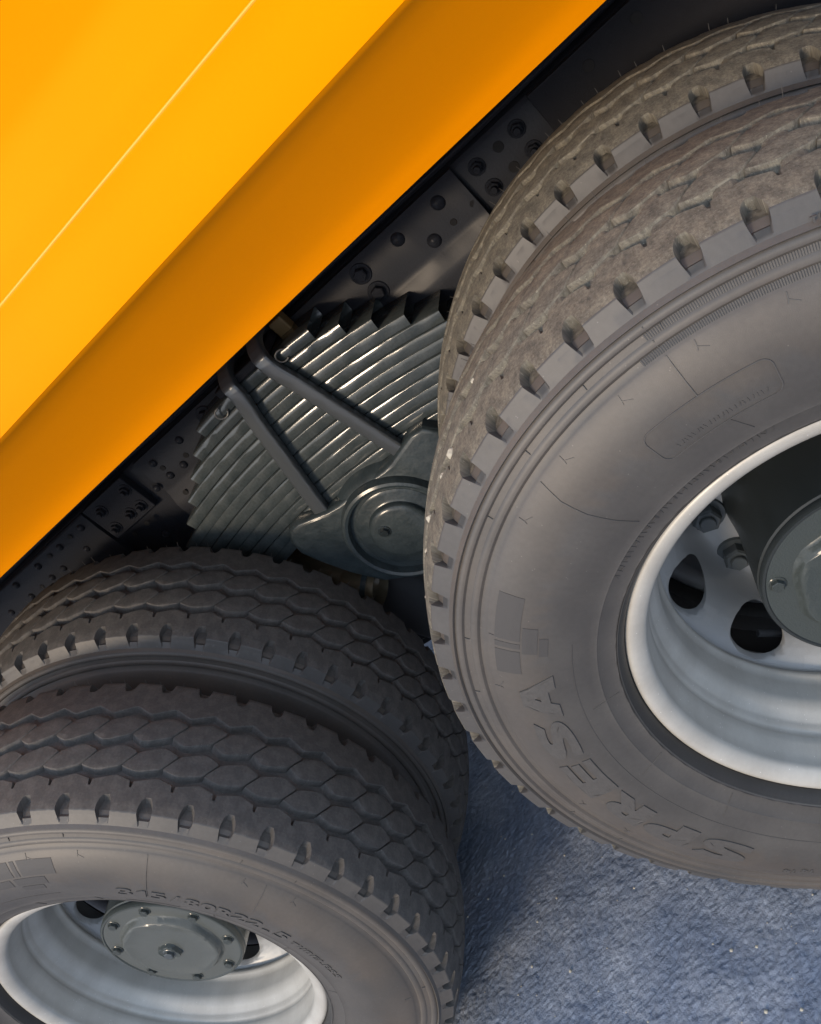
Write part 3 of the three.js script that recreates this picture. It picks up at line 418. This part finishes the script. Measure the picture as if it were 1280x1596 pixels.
// blocks: a few variants shared by every tyre
const blockCache = {};
const block = (row, v, depth) => blockCache[row + '_' + v + '_' + depth] ||= blockGeo(row, v, depth);

function makeTyre(w, o) {                                            // o: lug (deg), dusty, outer, show [deg, deg], depth
  const side = o.dusty ? M.sideDusty : M.sideClean, tread = o.dusty ? M.treadDusty : M.treadClean, floor = o.dusty ? M.floorDusty : M.floorClean;
  const cg = carcass(o.depth, true), cp = cg.attributes.position, cc = new Float32Array(cp.count * 3), ph = o.lug;
  for (let i = 0; i < cp.count; i++) {                               // dried dust: browner round the bead, streaked along the turning direction
    const x = cp.getX(i), y = cp.getY(i), r = Math.hypot(x, y), t = Math.atan2(y, x), f = fbm(Math.cos(t) * 2.2 + ph, Math.sin(t) * 2.2, r * 34, 3), g = fbm(Math.cos(t) * 5 + 4, Math.sin(t) * 5 + ph, r * 12, 3);
    const br = sst(r, 0.40, 0.34) * sst(r, 0.305, 0.325) * (0.55 + 0.9 * g), du = sst(r, 0.40, 0.47) * 0.35 + 0.5 * f, k = 0.92 + 0.5 * du + 0.12 * g, bd = r < 0.3125 ? 0.45 : 1;
    cc.set([k * (1 + 0.16 * br) * bd, k * (1 + 0.05 * br) * bd, k * (1 - 0.06 * br) * bd], i * 3);
  }
  cg.setAttribute('color', new THREE.BufferAttribute(cc, 3));
  part('tyre', cg, o.dusty ? M.sideDustyTint : M.sideCleanTint, w);
  part('groove_floor', lathe(carcassProfile(o.depth - 0.0004), 216, 0.6).toNonIndexed(), floor, w);
  for (const inner of [false, true]) {
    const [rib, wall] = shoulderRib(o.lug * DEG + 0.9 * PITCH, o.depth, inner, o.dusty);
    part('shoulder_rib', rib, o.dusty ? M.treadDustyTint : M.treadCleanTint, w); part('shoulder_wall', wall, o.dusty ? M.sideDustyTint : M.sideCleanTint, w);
  }
  const th0 = o.lug * DEG + 0.9 * PITCH, rest = [];
  for (let row = 0; row < 2; row++) for (let n = 0; n < NP; n++) {
    const t = th0 - n * PITCH, deg = ((t / DEG - 4) % 360 + 360) % 360, d2 = deg > 300 ? deg - 360 : deg;
    const g = block(row, Math.floor(rnd() * 5), o.depth);
    if (d2 >= o.show[0] && d2 <= o.show[1]) { const b = part('tread_block', g, tread, w); b.rotation.z = t; }
    else { const q = g.clone(); q.rotateZ(t); rest.push(q); }
  }
  const m = part('tread_blocks', mergeGeometries(rest, false), tread, w); m.userData.kind = 'stuff';
  if (o.dusty) {                                                     // mud packed into one leg of every groove, leaving the other leg open
    const plugs = [];
    for (const [lo, hi, ca, cb] of [[E1, E2, 0.47, 0.97], [E3, E4, 0.40, 0.90], [E5, E6, 0.40, 0.82]]) for (let n = 0; n < NP; n++) {
      const rows = [], j0 = (rnd() - 0.5) * 0.08, j1 = (rnd() - 0.5) * 0.08, t0 = th0 - n * PITCH, dd = 0.0012 + rnd() * 0.0015;
      for (let k = 0; k <= 8; k++) { const c = lerp(ca + j0, cb + j1, k / 8), end = k === 0 || k === 8 ? 0.009 : k === 1 || k === 7 ? 0.002 : 0; rows.push([0, 0.25, 0.5, 0.75, 1].map(f => { const a = lerp(lo(c) - 0.0006, hi(c) + 0.0006, f), d = dd + end + 0.0012 * fbm((c + n) * 9, f * 3, n * 1.7, 2) + 0.0008 * Math.sin(f * PI); const p = P3(t0, c, a, Math.max(0.0004, d)); return [...p, (c + n) * 0.0585, a + end]; })); }
      plugs.push(gridGeo(rows, false, 0.9));
    }
    const pm = part('packed_mud', mergeGeometries(plugs, false), tread, w); pm.userData.kind = 'stuff';
  }
  // mould hairs on the far shoulder
  const hairs = []; for (let n = 0; n < NP * 2; n++) { if (rnd() < 0.25) continue; const t = o.lug * DEG + (n + 0.25 + (n % 2 ? 0.12 : -0.12) + rnd() * 0.08) * PITCH / 2, L = 0.006 + rnd() * 0.007, g = new THREE.CylinderGeometry(0.0003, 0.0006, L, 5); g.rotateZ(-PI / 2); g.translate(crown(TREAD - 0.004) + L / 2 - 0.001, 0, ZO - TREAD + 0.003); g.rotateZ(t); hairs.push(g); }
  const hm = part('mould_hairs', merge(hairs), side, w); hm.userData.kind = 'stuff';
  return { side, tread };
}
function mouldings(w, side, lugTh, list) { part('sidewall_moulding', merge(list), side, w); }
function tickMarks(phase, n, skip = 0) { const o = []; for (let k = 0; k < n; k++) { const a = phase + k * 360 / n; if (rnd() < skip) continue; o.push(ridge([[0.456, a], [0.450, a + 0.1], [0.4465, a + 0.25]], 0.0012, 0.0008)); o.push(ridge([[0.450, a + 0.1], [0.445, a - 1.1]], 0.001, 0.0006)); o.push(ridge([[0.484, a + 2], [0.478, a + 2.1]], 0.0011, 0.0012)); } return o; }
function serration(r0, r1, a0, a1, h) { const rows = [[], []]; const n = Math.round(Math.abs(a1 - a0) * 7); const A = [], B = []; for (let i = 0; i <= n; i++) { const t = lerp(a0, a1, i / n) * DEG; const hh = i % 2 ? h : -0.0002; A.push([r0 * Math.cos(t), r0 * Math.sin(t), swz(r0) + hh]); B.push([r1 * Math.cos(t), r1 * Math.sin(t), swz(r1) + hh]); } return gridGeo(a1 > a0 ? [B.reverse(), A.reverse()] : [B, A], false, 0.3); }

function makeWheel(name, x, z, o) {
  const w = group(name, truck); w.position.set(x, 0, z);
  const mt = makeTyre(w, o);
  if (!o.outer) { part('rim', merge([G.rim.clone(), G.rimBack.clone()]), M.silverDisc, w); return { w, ...mt }; }
  const rim = part('rim', G.rim, M.silver, w); part('rim_barrel', G.rimBack, M.silverDisc, w);
  const disc = part('wheel_disc', o.holes ? discGeo(o.holes) : G.disc, M.silverDisc, w); disc.rotation.z = (171.5 + o.spin) * DEG;
  for (let k = 0; k < 12; k++) { const t = (161 + o.spin + k * 30) * DEG, n = part('wheel_nut', G.nut, M.bolt, w); n.position.set(0.1675 * Math.cos(t), 0.1675 * Math.sin(t), -0.168); n.rotation.z = rnd() * 6; }
  part('hub', hubGeo(o.hubR, o.hubZ), o.paleHub ? M.hubCap : M.hub, w);
  part('hub_cap', planarUV(lathe([[0.0003, o.hubZ - 0.003], [o.hubR - 0.030, o.hubZ - 0.003], [o.hubR - 0.0062, o.hubZ - 0.0022]], 72)), o.paleHub ? M.hubPale : M.hubCap, w);
  for (let k = 0; k < o.nb; k++) { const t = (o.bph + k * 360 / o.nb) * DEG, n = part('hub_bolt', G.capBolt, M.hubCap, w); n.position.set((o.hubR - 0.0195) * Math.cos(t), (o.hubR - 0.0195) * Math.sin(t), o.hubZ - 0.003); n.rotation.z = rnd() * 6; }
  const cv = part('hub_cover', coverGeo(o.sides, o.coverR, o.corner, 0.013), o.paleHub ? M.hubPale : M.hubCap, w); cv.position.z = o.hubZ - 0.003; cv.rotation.z = o.coverA * DEG;
  const nb = part('cover_boss', coverGeo(4, 0.026, 0.012, 0.009), M.hubCap, w); nb.position.z = o.hubZ + 0.0075; nb.rotation.z = (o.coverA + 20) * DEG;
  const bt = part('cover_bolt', hexBolt(0.0095, 0.008, 1.3), M.bolt, w); bt.position.z = o.hubZ + 0.014;
  part('brake_drum', lathe([[0.12, -0.20], [0.205, -0.205], [0.215, -0.215], [0.218, -0.45], [0.15, -0.46]], 72), M.dark, w);
  const st = part('valve_stem', sweep([new THREE.Vector3(-0.205, -0.13, -0.105), new THREE.Vector3(-0.17, -0.172, -0.115)], circ(0.0055, 10), new THREE.Vector3(0, 0, 1)), M.cast, w);
  return { w, ...mt };
}
const DUAL = 0.358, AX = 1.379;
// near right-hand wheel in the picture: dusty
{
  const o = { lug: 75.3, dusty: true, outer: true, show: [52, 160], depth: 0.0115, spin: 0, hubR: 0.131, hubZ: 0.034, nb: 5, bph: 149, sides: 6, coverR: 0.100, corner: 0.03, coverA: 8 };
  const { w, side } = makeWheel('wheel', 0, 0, o);
  w.userData.label = 'dusty outer wheel, nearest the lens, with tan mud on its tread';
  const ms = [];
  ms.push(ridge([[0.4915, 89.4], [0.4845, 89.4]], 0.0014, 0.0012), ridge([[0.4755, 89.4], [0.467, 89.4]], 0.0014, 0.0012));
  ms.push(ridge(roundBox(0.372, 0.4125, 98.5, 79.5, 0.010), 0.0016, 0.0011));
  ms.push(ridge(pathBetween([[0.4575, 89.3], [0.4125, 89.2]], 6), 0.0016, 0.0012));
  ms.push(ridge(pathBetween([[0.456, 111.4], [0.43, 112.2], [0.40, 112.2], [0.37, 111.5], [0.345, 110.6]], 5), 0.0015, 0.0010));
  ms.push(ridge(pathBetween([[0.372, 88], [0.345, 86]], 4), 0.0014, 0.0009));
  for (const a of [157, 179.5, 202, 226, 250, 20]) ms.push(ridge(pathBetween([[0.318, a], [0.352, a + 1.2]], 5), 0.0014, 0.0009));
  ms.push(ridge(arcPath(0.363, 140, 290, 100), 0.0012, 0.0006), ridge(arcPath(0.3105, 0, 360, 220), 0.0016, 0.0010));
  ms.push(...tickMarks(107, 34, 0.35));
  for (let k = 0; k < 40; k++) { const a = 84 + k * 1.0 + (k % 5) * 0.2; ms.push(ridge([[0.327, a], [0.3335, a + (rnd() - 0.5) * 0.8]], 0.001, 0.0007)); if (k % 2) ms.push(ridge([[0.327 + rnd() * 0.006, a], [0.327 + rnd() * 0.006, a + 0.7]], 0.001, 0.0007)); }
  for (let k = 0; k < 22; k++) { const a = 95.5 - k * 0.66; ms.push(ridge([[0.3785, a], [0.3835, a + (rnd() - 0.5) * 0.5]], 0.0009, 0.0006)); }
  for (let k = 0; k < 3; k++) ms.push(...[]);
  ms.push(serration(0.4665, 0.4597, 62, 92, 0.0005), serration(0.4836, 0.4772, 58, 90, 0.0005));
  mouldings(w, side, 0, ms);
  for (const [r0, r1, a0, a1] of [[0.4215, 0.4495, 130.2, 139.0], [0.4215, 0.4495, 139.6, 140.6], [0.4215, 0.4495, 141.2, 146], [0.402, 0.419, 136, 141.5], [0.390, 0.400, 138, 142]]) part('wear_patch', plate(r0, r1, a0, a1, 0.0006), M.plateRubber, w);
  const centers = [208.0, 196.3, 185.6, 174.6, 162.8, 151.8];
  'SPRESA'.split('').forEach((c, i) => part('raised_letter', letter(c, centers[i], c === 'A' ? 10.4 : 9.9, 0.388, 0.426, 0.0016, 0.05), side, w));
  part('raised_letter', merge(writing('TWI', 70.9, 0.75, 0.6, 0.502, 0.5075, 0.0010).map(g => { g.translate(0, 0, -0.0015); return g; })), side, w);
  for (const [a, r] of [[223, 0.425], [226, 0.42], [232, 0.43]]) part('raised_letter', merge(writing('14', a, 1.4, 1.2, r, r + 0.011, 0.001)), side, w);
}
{ const { w } = makeWheel('wheel', 0, -DUAL, { lug: 73.8, dusty: true, outer: false, show: [55, 150], depth: 0.0115 }); w.userData.label = 'dusty inner wheel behind the nearest one'; }
// left-hand wheel: cleaner, darker tread
{
  const o = { lug: 26.0, dusty: false, outer: true, show: [-25, 115], depth: 0.0135, spin: -13, holes: 8, paleHub: true, hubR: 0.133, hubZ: 0.038, nb: 8, bph: 108, sides: 6, coverR: 0.104, corner: 0.045, coverA: 20 };
  const { w, side } = makeWheel('wheel', -AX, 0, o);
  w.userData.label = 'outer wheel at the lower left with clean dark tread';
  const ms = [ridge(arcPath(0.3105, 0, 360, 220), 0.0016, 0.0010), ridge(arcPath(0.363, 60, 300, 120), 0.0012, 0.0006)];
  ms.push(ridge(pathBetween([[0.457, 38.2], [0.41, 38.2], [0.362, 38.2]], 5), 0.0014, 0.0010), ridge(pathBetween([[0.457, 15.4], [0.40, 14.6]], 5), 0.0015, 0.001));
  for (const a of [70, 52, 20, -4, -30, 95, 120]) ms.push(ridge(pathBetween([[0.318, a], [0.335, a + 1.0]], 4), 0.0014, 0.0009));
  ms.push(...tickMarks(62, 34, 0.4));
  ms.push(ridge(pathBetween([[0.325, 45], [0.325, 30]], 6), 0.001, 0.0006));
  mouldings(w, side, 0, ms);
  part('raised_letter', merge(writing('315/80R22.5', 43.5, 3.95, 3.5, 0.359, 0.383, 0.0018)), side, w);
  part('raised_letter', merge(writing('TUBELESS', -0.5, 2.5, 2.0, 0.360, 0.372, 0.0012)), side, w);
  for (const [r0, r1, a0, a1] of [[0.418, 0.446, 57, 64.7], [0.418, 0.446, 65.3, 66.3], [0.418, 0.446, 66.9, 84], [0.398, 0.414, 60, 67.5], [0.385, 0.395, 61.5, 67], [0.398, 0.414, 68.5, 82]]) part('wear_patch', plate(r0, r1, a0, a1, 0.0006), M.plateRubber, w);
}
{ const { w } = makeWheel('wheel', -AX, -DUAL, { lug: 40.1, dusty: false, outer: false, show: [-15, 125], depth: 0.0135 }); w.userData.label = 'inner wheel at the left, half hidden by the outer one'; }

// ------------------------------------------------------------------ grit wedged in the tread
{
  let pi = 0; const proto = lumpy(new THREE.IcosahedronGeometry(0.006, 2), 0.006, 120); proto.computeVertexNormals();
  for (const [th, a, s] of [[118, 0.059, 1.1], [121.5, 0.061, 0.8], [128, 0.060, 1.2], [133, 0.059, 0.9], [141, 0.060, 1.0], [111, 0.112, 0.7]]) {
    const r = crown(a) - 0.004, m = part('pebble', proto, M.stone, scene); m.position.set(r * Math.cos(th * DEG), r * Math.sin(th * DEG), ZO - a); m.scale.set(s, s * 0.8, s); m.rotation.set(rnd() * 6, rnd() * 6, rnd() * 6);
    m.userData = { label: ['highest of the pale pebbles wedged in the near tyre outer groove', 'second highest pale pebble wedged in the near tyre outer groove', 'third lowest pale pebble wedged in the near tyre outer groove', 'second lowest pale pebble wedged in the near tyre outer groove', 'lowest pale pebble wedged in the near tyre outer groove', 'small pale pebble wedged in the near tyre middle groove, behind the others'][pi++], category: 'pebble', group: 'pebbles wedged in the dusty tread' };
  }
}
renderer.render(scene, camera);
